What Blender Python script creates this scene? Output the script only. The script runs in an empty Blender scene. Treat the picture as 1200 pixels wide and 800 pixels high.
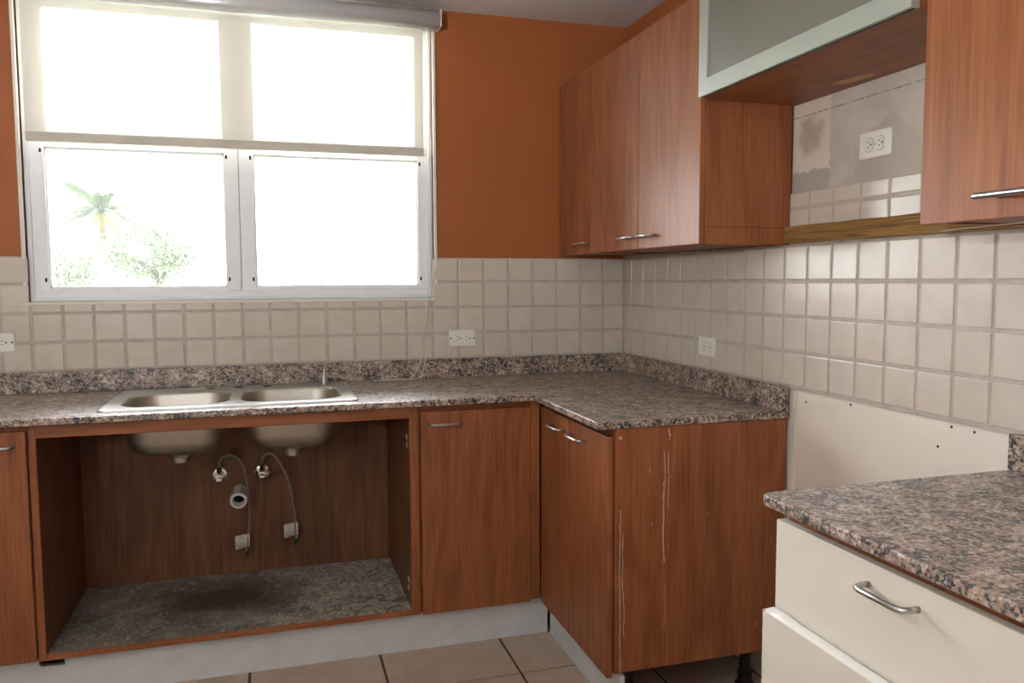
import bpy, bmesh, math, random
from mathutils import Vector, Matrix
random.seed(7)
sc = bpy.context.scene
C = sc.collection

# ------------------------------------------------------------------ camera
cam_d = bpy.data.cameras.new('camera'); cam = bpy.data.objects.new('camera', cam_d); C.objects.link(cam)
CR, CU, CF = Vector((.95804913, -.28656889, -.00448662)), Vector((.0263587, .072512, .99701917)), Vector((.28538934, .95531162, -.07702364))
cam.matrix_world = Matrix(((CR.x, CU.x, -CF.x, -1.4855), (CR.y, CU.y, -CF.y, -3.2339), (CR.z, CU.z, -CF.z, 1.2842), (0, 0, 0, 1)))
cam_d.sensor_width = 36; cam_d.lens = 36 * 939.09 / 1200; cam_d.clip_start = .02; cam_d.clip_end = 1000
sc.camera = cam

# ------------------------------------------------------------------ world, lights, exposure
SKY = 30.0
w = bpy.data.worlds.new('overcast_sky'); sc.world = w; w.use_nodes = True
bg = w.node_tree.nodes['Background']; bg.inputs[0].default_value = (.95, .96, 1, 1); bg.inputs[1].default_value = SKY
sc.view_settings.view_transform = 'Standard'; sc.view_settings.look = 'None'; sc.view_settings.gamma = 1
sc.view_settings.use_curve_mapping = False; sc.view_settings.exposure = 0.28
def portal(loc, rot, sx, sy):
    l = bpy.data.lights.new('daylight_portal', 'AREA'); l.shape = 'RECTANGLE'; l.size = sx; l.size_y = sy
    l.cycles.is_portal = True
    o = bpy.data.objects.new('daylight_portal', l); C.objects.link(o); o.location = loc; o.rotation_euler = rot
PI = math.pi
portal((-1.58, .2, 1.76), (-PI/2, 0, 0), 1.5, 1.15)          # kitchen window, towards the room (-y)

# ------------------------------------------------------------------ materials
def s2l(c): return tuple((v/255/12.92 if v/255 <= .04045 else ((v/255+.055)/1.055)**2.4) for v in c) + (1,)
class N:
    """tiny node-graph helper"""
    def __init__(s, name):
        s.m = bpy.data.materials.new(name); s.m.use_nodes = True; s.t = s.m.node_tree; s.n = s.t.nodes
        s.b = s.n['Principled BSDF']; s.out = s.n['Material Output']
    def add(s, typ, **kw):
        n = s.n.new(typ)
        for k, v in kw.items(): setattr(n, k, v)
        return n
    def ln(s, a, b): s.t.links.new(a, b)
    def coord(s, scale=(1, 1, 1), rnd=True, kind='Object'):
        tc = s.add('ShaderNodeTexCoord'); v = tc.outputs[kind]
        if rnd:
            oi = s.add('ShaderNodeObjectInfo'); mm = s.add('ShaderNodeVectorMath', operation='SCALE'); mm.inputs[0].default_value = (37, 53, 19)
            s.ln(oi.outputs['Random'], mm.inputs['Scale']); ad = s.add('ShaderNodeVectorMath', operation='ADD'); s.ln(v, ad.inputs[0]); s.ln(mm.outputs[0], ad.inputs[1]); v = ad.outputs[0]
        mp = s.add('ShaderNodeMapping'); mp.inputs['Scale'].default_value = scale; s.ln(v, mp.inputs[0]); return mp.outputs[0]
    def noise(s, v, scale, detail=3, rough=.55, dist=0):
        n = s.add('ShaderNodeTexNoise'); n.inputs['Scale'].default_value = scale; n.inputs['Detail'].default_value = detail
        n.inputs['Roughness'].default_value = rough; n.inputs['Distortion'].default_value = dist; s.ln(v, n.inputs['Vector']); return n.outputs['Fac']
    def vor(s, v, scale, feature='F1', out='Distance'):
        n = s.add('ShaderNodeTexVoronoi', feature=feature); n.inputs['Scale'].default_value = scale; s.ln(v, n.inputs['Vector']); return n.outputs[out]
    def ramp(s, f, stops, interp='LINEAR'):
        r = s.add('ShaderNodeValToRGB'); e = r.color_ramp; e.interpolation = interp
        while len(e.elements) < len(stops): e.elements.new(.5)
        for el, (p, c) in zip(e.elements, stops): el.position = p; el.color = c if len(c) == 4 else s2l(c)
        s.ln(f, r.inputs[0]); return r.outputs[0]
    def mix(s, f, a, b, typ='MIX'):
        m = s.add('ShaderNodeMix', data_type='RGBA', blend_type=typ)
        for val, i in ((f, 0), (a, 6), (b, 7)):
            if isinstance(val, (int, float)): m.inputs[i].default_value = val
            elif isinstance(val, tuple): m.inputs[i].default_value = val if len(val) == 4 else s2l(val)
            else: s.ln(val, m.inputs[i])
        return m.outputs[2]
    def math(s, op, a, b=None, clamp=False):
        m = s.add('ShaderNodeMath', operation=op, use_clamp=clamp)
        for val, i in ((a, 0), (b, 1)):
            if val is None: continue
            if isinstance(val, (int, float)): m.inputs[i].default_value = val
            else: s.ln(val, m.inputs[i])
        return m.outputs[0]
    def xyz(s, v):
        x = s.add('ShaderNodeSeparateXYZ'); s.ln(v, x.inputs[0]); return x.outputs
    def bump(s, h, strength=.2, dist=.002):
        b = s.add('ShaderNodeBump'); b.inputs['Strength'].default_value = strength; b.inputs['Distance'].default_value = dist
        s.ln(h, b.inputs['Height']); s.ln(b.outputs[0], s.b.inputs['Normal'])
    def fin(s, col=None, rough=.5, metal=0, spec=.5):
        if col is not None:
            if isinstance(col, tuple): s.b.inputs['Base Color'].default_value = col if len(col) == 4 else s2l(col)
            else: s.ln(col, s.b.inputs['Base Color'])
        if isinstance(rough, (int, float)): s.b.inputs['Roughness'].default_value = rough
        else: s.ln(rough, s.b.inputs['Roughness'])
        s.b.inputs['Metallic'].default_value = metal; s.b.inputs['Specular IOR Level'].default_value = spec
        return s.m
BW0, BW1 = (0, 0, 0, 1), (1, 1, 1, 1)

def wood(name, axis, a=(110, 60, 35), b=(160, 97, 60), rough=.46, contrast=1.0, spec=.38, k=1.0):
    g = N(name)
    st = [6*k, 6*k, 6*k]; st[axis] = .95
    v = g.coord(tuple(st))
    n1 = g.noise(v, .9, 2, .5, .35)
    rings = g.math('SINE', g.math('MULTIPLY', n1, 46))
    rings = g.math('ADD', g.math('MULTIPLY', rings, .22), .5)
    st2 = [150, 150, 150]; st2[axis] = 5
    fib = g.noise(g.coord(tuple(st2)), 1, 3, .6)
    big = g.noise(g.coord(tuple([5 if i != axis else .4 for i in range(3)])), 1, 2)
    f = g.math('ADD', g.math('MULTIPLY', rings, .34 * contrast), g.math('ADD', g.math('MULTIPLY', fib, .66), g.math('MULTIPLY', big, .18)))
    col = g.ramp(f, [(.34, a), (.80, b)])
    g.bump(fib, .05, .0006)
    return g.fin(col, rough, 0, spec)
def plain(name, c, rough=.5, metal=0, spec=.5, var=.05, vs=8, bump=0, bs=200):
    g = N(name); n = g.noise(g.coord(), vs, 4)
    lo = tuple(max(0, x*(1-var)) for x in s2l(c)[:3]) + (1,); hi = tuple(min(1, x*(1+var)) for x in s2l(c)[:3]) + (1,)
    col = g.ramp(n, [(.3, lo), (.7, hi)])
    if bump: g.bump(g.noise(g.coord(rnd=False), bs, 3), bump, .002)
    return g.fin(col, rough, metal, spec)

M = {}
M['wood_z'] = wood('cherry_laminate_upright', 2)
M['wood_old_shaded'] = wood('damp_aged_shaded_laminate', 2, (72, 44, 28), (126, 82, 56), .5)  # aged brown, darkened further to put the dim interior's shade into the colour
M['wood_x'] = wood('cherry_laminate_lengthwise', 0)
M['wood_y'] = wood('cherry_laminate_crosswise', 1)
M['wood_edge'] = plain('cherry_edge_band', (150, 78, 46), .5, var=.1)
M['dark_gap'] = plain('dark_brown_matt', (70, 38, 24), .8)  # plain dark brown for the wall anchors and the water line
def granite():
    g = N('brown_granite'); v = g.coord(rnd=False)
    n = g.noise(v, 40, 5, .7, .8); n2 = g.noise(v, 84, 4, .7); n3 = g.noise(v, 17, 3, .6, .5)
    vc = g.vor(v, 170, 'F1', 'Color')
    cells = g.math('ADD', g.math('MULTIPLY', g.xyz(vc)[0], .30), g.math('ADD', g.math('MULTIPLY', n, .62), g.math('MULTIPLY', g.math('SUBTRACT', n3, .5), .55)))
    col = g.ramp(cells, [(.27, (26, 26, 30)), (.36, (62, 59, 62)), (.42, (118, 106, 99)), (.49, (152, 135, 123)), (.58, (174, 144, 124)), (.66, (204, 195, 187))])
    sp = g.ramp(n2, [(.36, BW1), (.43, BW0)])
    col = g.mix(g.math('MULTIPLY', sp, .85), col, (36, 35, 39))
    fl = g.ramp(g.noise(v, 100, 3, .65), [(.58, BW0), (.64, BW1)]); col = g.mix(g.math('MULTIPLY', fl, .7), col, (206, 199, 192))
    g.b.inputs['Coat Weight'].default_value = .35; g.b.inputs['Coat Roughness'].default_value = .09
    return g.fin(col, .44, 0, .6)
M['granite'] = granite()
def tile_mat():
    g = N('beige_glazed_tile'); v = g.coord()
    n = g.noise(v, 14, 3); f = g.noise(g.coord(), 420, 2, .7)
    oi = g.add('ShaderNodeObjectInfo')
    col = g.ramp(n, [(.3, (206, 195, 184)), (.7, (216, 206, 196))])
    col = g.mix(g.math('MULTIPLY', oi.outputs['Random'], .35), col, (200, 190, 176))
    col = g.mix(g.ramp(f, [(.3, (.4,)*3+(1,)), (.42, BW0)]), col, (176, 166, 152))
    g.bump(g.noise(v, 60, 3), .18, .0015)
    return g.fin(col, .24, 0, .36)
M['tile'] = tile_mat()
M['grout'] = plain('grey_grout', (188, 177, 167), .85, var=.12, vs=30, bump=.3)
M['orange'] = plain('burnt_orange_paint', (162, 92, 50), .55, var=.05, vs=3, bump=.12, bs=260, spec=.35)
M['cream'] = plain('cream_wall_paint', (236, 227, 216), .55, var=.02, vs=4, bump=.05)
M['white_room'] = plain('tan_room_paint', (206, 196, 180), .7, var=.03)
M['white_frame'] = plain('white_painted_aluminium', (238, 240, 244), .4, var=.03)
M['caulk'] = plain('off_white_plaster_edge', (228, 222, 212), .7, var=.05, vs=25)
M['black'] = plain('black_rubber', (12, 12, 13), .6)
M['blackhole'] = plain('black_void', (4, 4, 4), .9)
M['steel'] = plain('brushed_stainless', (196, 196, 194), .3, 1, var=.05, vs=20)
M['steel_dull'] = plain('dull_stainless', (178, 172, 162), .42, 1, var=.08, vs=14)
M['handle'] = plain('satin_nickel', (188, 190, 194), .3, 1, var=.03)
M['chrome'] = plain('chrome', (215, 215, 215), .12, 1, var=.03)
M['alu'] = plain('silver_aluminium', (178, 184, 178), .42, .55, var=.03)
M['cassette'] = plain('silver_cassette', (212, 212, 214), .3, .25, var=.03)
M['plastic'] = plain('white_plastic', (238, 234, 228), .3, var=.02)
M['pvc'] = plain('white_pvc', (232, 228, 222), .4)
M['hose'] = plain('braided_hose', (138, 134, 128), .45, .5, var=.2, vs=300)
def tag_paper():
    g = N('printed_tag'); v = g.coord(rnd=False); x, y, z = g.xyz(v)
    rows = g.math('GREATER_THAN', g.math('SINE', g.math('MULTIPLY', z, 900)), .1)
    words = g.math('GREATER_THAN', g.noise(g.coord((1, .01, .3), False), 260, 2), .47)
    return g.fin(g.mix(g.math('MULTIPLY', rows, g.math('MULTIPLY', words, .6)), (218, 213, 208), (92, 90, 96)), .7)
M['paper'] = tag_paper()
M['slot'] = plain('socket_slot', (26, 22, 20), .8)
M['cream_lam'] = plain('cream_laminate', (226, 219, 207), .42, var=.02, vs=5)
M['chip'] = plain('raw_chipboard', (196, 158, 108), .8, var=.2, vs=120)
M['drip'] = plain('dried_white_paint', (206, 186, 170), .7, var=.1, vs=60)
M['kick'] = plain('pale_grey_plinth', (214, 217, 223), .55, var=.06, vs=12)
def floor_tile():
    g = N('beige_floor_tile'); v = g.coord()
    n = g.noise(v, 9, 5, .6); f = g.noise(g.coord(), 90, 3)
    col = g.ramp(n, [(.3, (180, 161, 143)), (.7, (198, 181, 164))]); col = g.mix(g.ramp(f, [(.56, BW0), (.75, (.35,)*3+(1,))]), col, (150, 132, 110))
    return g.fin(col, .45, 0, .4)
M['floor_tile'] = floor_tile()
M['floor_grout'] = plain('dark_floor_grout', (84, 72, 64), .9)
def popcorn():
    g = N('popcorn_ceiling'); v = g.coord(rnd=False)
    h = g.math('ADD', g.noise(v, 90, 4, .7), g.math('MULTIPLY', g.vor(v, 130), -.8))
    g.bump(h, .8, .008)
    return g.fin(g.ramp(g.noise(v, 120, 3, .7), [(.3, (208, 204, 202)), (.7, (244, 242, 242))]), .85)
M['popcorn'] = popcorn()
def fabric():
    g = N('translucent_blind_fabric'); n = g.noise(g.coord(rnd=False), 900, 2)
    col = g.ramp(n, [(.3, (226, 221, 208)), (.7, (234, 230, 218))])
    d = g.add('ShaderNodeBsdfDiffuse'); t = g.add('ShaderNodeBsdfTranslucent'); tr = g.add('ShaderNodeBsdfTransparent')
    g.ln(col, d.inputs[0]); g.ln(col, t.inputs[0])
    m1 = g.add('ShaderNodeMixShader'); m1.inputs[0].default_value = .06; g.ln(d.outputs[0], m1.inputs[1]); g.ln(t.outputs[0], m1.inputs[2])
    m2 = g.add('ShaderNodeMixShader'); m2.inputs[0].default_value = .055; g.ln(m1.outputs[0], m2.inputs[1]); g.ln(tr.outputs[0], m2.inputs[2])
    g.ln(m2.outputs[0], g.out.inputs[0]); return g.m
M['fabric'] = fabric()
M['hem'] = plain('beige_hem', (206, 198, 186), .7, var=.04)
def glass():
    g = N('window_glass'); tr = g.add('ShaderNodeBsdfTransparent'); gl = g.add('ShaderNodeBsdfGlossy'); gl.inputs['Roughness'].default_value = .02
    fr = g.add('ShaderNodeFresnel'); fr.inputs[0].default_value = 1.45; tr.inputs[0].default_value = (.95, .95, .95, 1)
    m = g.add('ShaderNodeMixShader'); g.ln(fr.outputs[0], m.inputs[0]); g.ln(tr.outputs[0], m.inputs[1]); g.ln(gl.outputs[0], m.inputs[2])
    du = g.add('ShaderNodeBsdfTranslucent'); m3 = g.add('ShaderNodeMixShader')      # translucent veil added so the view washes out as in glare
    g.ln(g.ramp(g.noise(g.coord(), 5, 4), [(.3, (.014,)*3+(1,)), (.7, (.024,)*3+(1,))]), m3.inputs[0]); g.ln(m.outputs[0], m3.inputs[1]); g.ln(du.outputs[0], m3.inputs[2])
    g.ln(m3.outputs[0], g.out.inputs[0]); return g.m
M['glass'] = glass()
M['frosted'] = plain('frosted_grey_glass', (116, 112, 104), .32, 0, .6, var=.02)
def cab_floor():
    g = N('stained_grey_shelf'); v = g.coord(rnd=False)
    n = g.noise(v, 5, 6, .72, .8); sc_ = g.noise(v, 20, 7, .85, 2.4); patch = g.noise(v, 3.2, 5, .7, .6)
    x, y, z = g.xyz(v)
    col = g.ramp(n, [(.36, (74, 70, 66)), (.5, (116, 110, 103)), (.64, (160, 152, 142))])
    right = g.ramp(g.math('ADD', g.math('MULTIPLY', g.math('ADD', x, 1.5), 1.4), patch), [(.45, (.25,)*3+(1,)), (.75, BW1)])
    col = g.mix(g.math('MULTIPLY', g.ramp(sc_, [(.47, BW0), (.56, BW1)]), right), col, (208, 200, 186))
    col = g.mix(g.math('MULTIPLY', g.ramp(g.noise(g.coord((1.6, .7, 1), False), 42, 5, .8, 1.2), [(.58, BW0), (.62, BW1)]), .85), col, (230, 222, 208))
    # brown water stain below the bowls
    dx = g.math('MULTIPLY', g.math('SUBTRACT', x, -1.68), 3.0); dy = g.math('MULTIPLY', g.math('SUBTRACT', y, -.30), 4.4)
    d = g.math('SQRT', g.math('ADD', g.math('MULTIPLY', dx, dx), g.math('MULTIPLY', dy, dy)))
    d = g.math('ADD', d, g.math('MULTIPLY', g.math('SUBTRACT', g.noise(v, 9, 5, .7), .5), 1.3))
    col = g.mix(g.ramp(d, [(.30, (.88,)*3+(1,)), (1.1, BW0)]), col, (48, 38, 28))
    rust = g.noise(v, 13, 4, .7); col = g.mix(g.math('MULTIPLY', g.ramp(rust, [(.6, BW0), (.72, BW1)]), .5), col, (98, 70, 42))
    return g.fin(col, .5)
M['cab_floor'] = cab_floor()
def plaster():
    g = N('bare_patched_plaster'); v = g.coord(rnd=False); x, y, z = g.xyz(v)
    n = g.noise(v, 6, 5, .6); nf = g.noise(v, 28, 4, .65)
    col = g.ramp(n, [(.35, (190, 179, 168)), (.65, (212, 203, 194))])
    wob = g.math('MULTIPLY', g.math('SUBTRACT', nf, .5), .05)
    wob2 = g.math('MULTIPLY', g.math('SUBTRACT', g.noise(v, 7, 4, .6), .5), .22)
    yy = g.math('ADD', y, wob); zz = g.math('ADD', z, wob)
    left = g.math('GREATER_THAN', yy, -1.335)
    up = g.math('GREATER_THAN', zz, 1.588)
    col = g.mix(g.math('MULTIPLY', left, up), col, (222, 210, 198))
    dark = g.math('MULTIPLY', left, g.math('SUBTRACT', 1, up)); col = g.mix(dark, col, (176, 170, 164))
    # greyer skim coat beside the socket
    sk = g.math('MULTIPLY', g.math('SUBTRACT', 1, left), g.math('SMOOTH_MIN', 1, g.math('MULTIPLY', g.math('SUBTRACT', 1.745, g.math('ADD', g.math('ADD', zz, wob2), g.math('ABSOLUTE', g.math('MULTIPLY', g.math('ADD', yy, 1.55), 1.1)))), 25), True))
    sk = g.math('MAXIMUM', sk, 0)
    col = g.mix(g.math('MULTIPLY', sk, .5), col, (168, 158, 146))
    sm = g.math('ADD', g.math('POWER', g.math('MULTIPLY', g.math('ADD', y, 1.25), 14), 2), g.math('POWER', g.math('MULTIPLY', g.math('SUBTRACT', z, 1.69), 16), 2))
    sm = g.math('ADD', sm, g.math('MULTIPLY', g.math('SUBTRACT', nf, .5), 2.2))
    col = g.mix(g.ramp(sm, [(.1, (.55,)*3+(1,)), (1, BW0)]), col, (140, 122, 104))
    ck = g.math('LESS_THAN', g.math('ABSOLUTE', g.math('ADD', g.math('SUBTRACT', z, 1.75), g.math('MULTIPLY', wob, .08))), .0011)
    col = g.mix(g.math('MULTIPLY', ck, g.ramp(nf, [(.4, BW0), (.55, BW1)])), col, (84, 72, 62))
    g.bump(g.noise(v, 70, 4, .6), .25, .003)
    return g.fin(col, .75)
M['plaster'] = plaster()
M['board'] = wood('weathered_pine', 1, (58, 40, 22), (150, 112, 66), .8, 1.6, .15, 7.0)

# ------------------------------------------------------------------ object helpers
WL = {}
def link(o, parent, loc):
    C.objects.link(o)
    WL[o.name] = Vector(loc)
    if parent is not None:
        o.parent = parent; o.location = Vector(loc) - WL[parent.name]
    else: o.location = loc
    return o
def tag(o, label, cat, group=None, kind=None):
    o['label'] = label; o['category'] = cat
    if group: o['group'] = group
    if kind: o['kind'] = kind
    return o
def thing(name, loc, label, cat, group=None, kind=None):
    o = bpy.data.objects.new(name, None); o.empty_display_size = .05
    link(o, None, loc); return tag(o, label, cat, group, kind)
def obj(name, bm, mat, parent=None, origin='c', smooth=False, mats=None):
    if origin == 'c':
        vs = [v.co for v in bm.verts]
        origin = Vector([(min(v[i] for v in vs) + max(v[i] for v in vs)) / 2 for i in range(3)])
    origin = Vector(origin)
    bmesh.ops.translate(bm, vec=-origin, verts=bm.verts)
    me = bpy.data.meshes.new(name); bm.to_mesh(me); bm.free()
    for m in (mats or [mat]): me.materials.append(m)
    if smooth:
        for p in me.polygons: p.use_smooth = True
    return link(bpy.data.objects.new(name, me), parent, origin)
def add_box(bm, x0, x1, y0, y1, z0, z1, bev=0, seg=1, mi=0):
    r = bmesh.ops.create_cube(bm, size=1); vs = r['verts']
    for v in vs: v.co = Vector(((x0+x1)/2 + v.co.x*(x1-x0), (y0+y1)/2 + v.co.y*(y1-y0), (z0+z1)/2 + v.co.z*(z1-z0)))
    fs = set(f for v in vs for f in v.link_faces)
    for f in fs: f.material_index = mi
    if bev:
        es = list(set(e for v in vs for e in v.link_edges))
        bmesh.ops.bevel(bm, geom=es, offset=bev, segments=seg, profile=.5, affect='EDGES')
def box(name, parent, mat, x0, x1, y0, y1, z0, z1, bev=.0012, seg=1, origin='c'):
    bm = bmesh.new(); add_box(bm, min(x0,x1), max(x0,x1), min(y0,y1), max(y0,y1), min(z0,z1), max(z0,z1), bev, seg)
    return obj(name, bm, mat, parent, origin)
def add_tube(bm, pts, r, n=10, cap=True):
    pts = [Vector(p) for p in pts]; rs = r if isinstance(r, (list, tuple)) else [r]*len(pts)
    rings = []; prev = None
    for i, p in enumerate(pts):
        t = (pts[min(i+1, len(pts)-1)] - pts[max(i-1, 0)]).normalized()
        if prev is None:
            a = Vector((0, 0, 1)) if abs(t.z) < .9 else Vector((1, 0, 0))
            u = t.cross(a).normalized()
        else: u = (prev - t*prev.dot(t)).normalized()
        prev = u; v = t.cross(u)
        rings.append([bm.verts.new(p + (u*math.cos(2*PI*k/n) + v*math.sin(2*PI*k/n))*rs[i]) for k in range(n)])
    for a, b in zip(rings, rings[1:]):
        for k in range(n): bm.faces.new((a[k], a[(k+1) % n], b[(k+1) % n], b[k]))
    if cap: bm.faces.new(rings[0][::-1]); bm.faces.new(rings[-1])
def tube(name, parent, mat, pts, r, n=10, cap=True):
    bm = bmesh.new(); add_tube(bm, pts, r, n, cap); bmesh.ops.recalc_face_normals(bm, faces=bm.faces)
    o = obj(name, bm, mat, parent)
    for p in o.data.polygons: p.use_smooth = len(p.vertices) == 4
    return o
def smooth_path(pts, k=6):
    pts = [Vector(p) for p in pts]; P = [2*pts[0]-pts[1]] + pts + [2*pts[-1]-pts[-2]]; out = []
    for i in range(1, len(P)-2):
        a, b, c, d = P[i-1], P[i], P[i+1], P[i+2]
        for j in range(k):
            t = j/k; out.append(.5*((2*b) + (c-a)*t + (2*a-5*b+4*c-d)*t*t + (3*b-a-3*c+d)*t**3))
    return out + [pts[-1]]
def rrect(x0, x1, y0, y1, r, n=6):
    out = []
    for cx, cy, a0 in ((x1-r, y1-r, 0), (x0+r, y1-r, 90), (x0+r, y0+r, 180), (x1-r, y0+r, 270)):
        for k in range(n+1):
            a = math.radians(a0 + 90*k/n); out.append((cx + r*math.cos(a), cy + r*math.sin(a)))
    return out
def lathe(bm, c, axis, prof, n=20):
    """prof: list of (distance along axis, radius); axis unit vector"""
    axis = Vector(axis); a = Vector((0, 0, 1)) if abs(axis.z) < .9 else Vector((1, 0, 0)); u = axis.cross(a).normalized(); v = axis.cross(u); c = Vector(c)
    rings = [[bm.verts.new(c + axis*h + (u*math.cos(2*PI*k/n) + v*math.sin(2*PI*k/n))*r) for k in range(n)] for h, r in prof]
    for p, q in zip(rings, rings[1:]):
        for k in range(n): bm.faces.new((p[k], p[(k+1) % n], q[(k+1) % n], q[k]))
    if prof[0][1] > 1e-5: bm.faces.new(rings[0][::-1])
    if prof[-1][1] > 1e-5: bm.faces.new(rings[-1])
    bmesh.ops.recalc_face_normals(bm, faces=bm.faces)
def turned(name, parent, mat, c, axis, prof, n=20):
    bm = bmesh.new(); lathe(bm, c, axis, prof, n); return obj(name, bm, mat, parent, smooth=False)

def handle(parent, a, b, out, mat, r=.0042, stand=.03, name='handle'):
    """bent D-bar from foot a to foot b standing off along out"""
    a, b, out = Vector(a), Vector(b), Vector(out); d = (b-a).normalized()
    q = [a, a+out*stand*.55, a+out*stand*.85+d*.004, a+out*stand+d*.016, (a+b)/2+out*stand, b+out*stand-d*.016, b+out*stand*.85-d*.004, b+out*stand*.55, b]
    return tube(name, parent, mat, q, r, 10)

# ------------------------------------------------------------------ key dimensions (metres; right wall x=0, window wall y=0, floor z=0)
ZC, TH = .8864, .021           # worktop height / thickness
ZS = .9615                     # top of the granite upstand
CEIL = 2.356
XL, YF = -4.0, -6.0            # left wall, wall behind
WX0, WX1, WZ0, WZ1 = -2.318, -.850, 1.212, 2.31
DEP, YE = .629, -1.192         # worktop depth, end of the peninsula
Y2 = -1.957                    # start of the near worktop

# ------------------------------------------------------------------ room shell
bm = bmesh.new()
for x0, x1, z0, z1, mi in ((XL, WX0, 0, CEIL, 0), (WX1, .15, 0, CEIL, 0), (WX0, WX1, 0, WZ0, 0), (WX0, WX1, WZ1, CEIL, 0)):
    add_box(bm, x0, x1, 0, .16, z0, z1, mi=mi)
wall_back = tag(obj('wall_back', bm, M['orange'], origin=(0, 0, 0)), 'burnt orange painted wall around the window with beige tiles below', 'wall', kind='structure')
bm = bmesh.new()
for y0, y1, z0, z1, mi in ((0, -1.17, 0, .95, 1), (0, -1.17, .95, 1.80, 0), (-1.17, YF, 0, 1.385, 1), (-1.17, -2.0, 1.385, 1.80, 2), (-2.0, YF, 1.385, 1.80, 0), (0, YF, 1.80, CEIL, 0)):
    add_box(bm, 0, .15, y1, y0, z0, z1, mi=mi)
wall_right = tag(obj('wall_right', bm, None, origin=(0, 0, 0), mats=[M['orange'], M['cream'], M['plaster']]), 'right wall with beige tiles, cream gap and bare plaster recess', 'wall', kind='structure')
bm = bmesh.new()
add_box(bm, XL-.15, XL, YF, .16, 0, CEIL)
tag(obj('wall_left', bm, M['white_room'], origin=(0, 0, 0)), 'plain tan wall on the left, outside the picture', 'wall', kind='structure')
bm = bmesh.new()
add_box(bm, XL-.15, .15, YF-.15, YF, 0, CEIL)
tag(obj('wall_front', bm, M['white_room'], origin=(0, 0, 0)), 'plain tan wall behind the camera', 'wall', kind='structure')
bm = bmesh.new(); add_box(bm, XL-.15, .15, YF-.15, .16, CEIL, CEIL+.12)
tag(obj('ceiling', bm, M['popcorn'], origin=(0, 0, 0)), 'white popcorn textured ceiling over the window wall', 'ceiling', kind='structure')
bm = bmesh.new(); add_box(bm, XL-.15, .15, YF-.15, .16, -.15, -.004)
floor = tag(obj('floor', bm, M['floor_grout'], origin=(0, 0, 0)), 'beige square tiled floor with dark grout in front of the plinths', 'floor', kind='structure')

MESHES = {}
def slab_mesh(key, w_, h_, t, inset, mat):
    """rectangular tile in its own u,v plane, w outwards, rounded arris"""
    if key in MESHES: return MESHES[key]
    bm = bmesh.new(); rings = []
    for ins, d in ((0, 0), (0, t-inset*.8), (inset*.35, t-inset*.2), (inset, t)):
        a, b = w_/2-ins, h_/2-ins
        rings.append([bm.verts.new(p) for p in ((-a, -b, d), (a, -b, d), (a, b, d), (-a, b, d))])
    for p, q in zip(rings, rings[1:]):
        for k in range(4): bm.faces.new((p[k], p[(k+1) % 4], q[(k+1) % 4], q[k]))
    bm.faces.new(rings[-1]); bm.faces.new(rings[0][::-1])
    me = bpy.data.meshes.new(key[0]); bm.to_mesh(me); bm.free(); me.materials.append(mat)
    MESHES[key] = me; return me
def put_tile(name, parent, key, w_, h_, t, inset, mat, mtx, tilt):
    o = bpy.data.objects.new(name, slab_mesh(key, w_, h_, t, inset, mat))
    C.objects.link(o); o.parent = parent
    o.matrix_basis = mtx @ Matrix.Rotation(random.gauss(0, tilt), 4, 'X') @ Matrix.Rotation(random.gauss(0, tilt), 4, 'Y')
    return o
G = .0092
BC = [-.012, -.109, -.215, -.323, -.431, -.537, -.644, -.752, -.859, -.967, -1.07, -1.175, -1.282, -1.389, -1.495, -1.595, -1.699, -1.803, -1.906, -2.005, -2.108, -2.208, -2.31, -2.406, -2.508, -2.61, -2.712, -2.814]
RC = [-.012, -.089, -.201, -.307, -.416, -.520, -.627, -.735, -.837, -.946, -1.050, -1.155, -1.262, -1.366, -1.470, -1.575, -1.681, -1.788, -1.889, -1.993, -2.098, -2.203, -2.308, -2.413, -2.518, -2.623]
RZ = [.9615, 1.066, 1.171, 1.276, 1.3745]
MB = Matrix(((1, 0, 0, 0), (0, 0, -1, 0), (0, 1, 0, 0), (0, 0, 0, 1)))    # u=+x, v=+z, out=-y
MR = Matrix(((0, 0, -1, 0), (-1, 0, 0, 0), (0, 1, 0, 0), (0, 0, 0, 1)))   # u=-y, v=+z, out=-x
def wall_tile(parent, base, face, u0, u1, v0, v1):
    g = G/2; w_, h_ = round(abs(u1-u0)-G, 3), round(v1-v0-G, 3)
    if w_ < .004 or h_ < .004: return
    uc, vc = (u0+u1)/2, (v0+v1)/2
    loc = Matrix.Translation((uc, face, vc)) if base is MB else Matrix.Translation((face, uc, vc))
    put_tile('wall_tile', parent, ('wall_tile', w_, h_), w_, h_, .0092, .0028, M['tile'], loc @ base, .004)
for x1, x0 in zip(BC, BC[1:]):
    for z0, z1 in zip(RZ, RZ[1:]):
        if x0 >= WX1-.012 or x1 <= WX0+.012: wall_tile(wall_back, MB, -.001, x0, x1, z0, z1)
        elif z1 <= WZ0: wall_tile(wall_back, MB, -.001, x0, x1, z0, z1)
        elif z0 < WZ0-.01: wall_tile(wall_back, MB, -.001, x0, x1, z0, WZ0-.002)
bm = bmesh.new()
for x0, x1, z0, z1 in ((XL, WX0-.014, .93, 1.3735), (WX1+.014, 0, .93, 1.3735), (WX0-.014, WX1+.014, .93, WZ0-.014)):
    add_box(bm, x0, x1, -.0076, 0, z0, z1)
obj('grout_bed', bm, M['grout'], wall_back)
RZ2 = RZ[:4] + [1.382]
for y1, y0 in zip(RC, RC[1:]):
    for k, (z0, z1) in enumerate(zip(RZ2, RZ2[1:])):
        wall_tile(wall_right, MR, -.001, y0, y1, z0, z1)
for y1, y0 in zip(RC[11:], RC[12:]):
    if y0 < -2.0: continue
    wall_tile(wall_right, MR, -.001, y0, min(y1, -1.163), 1.382, 1.487); wall_tile(wall_right, MR, -.001, y0, min(y1, -1.163), 1.487, 1.536)
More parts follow.
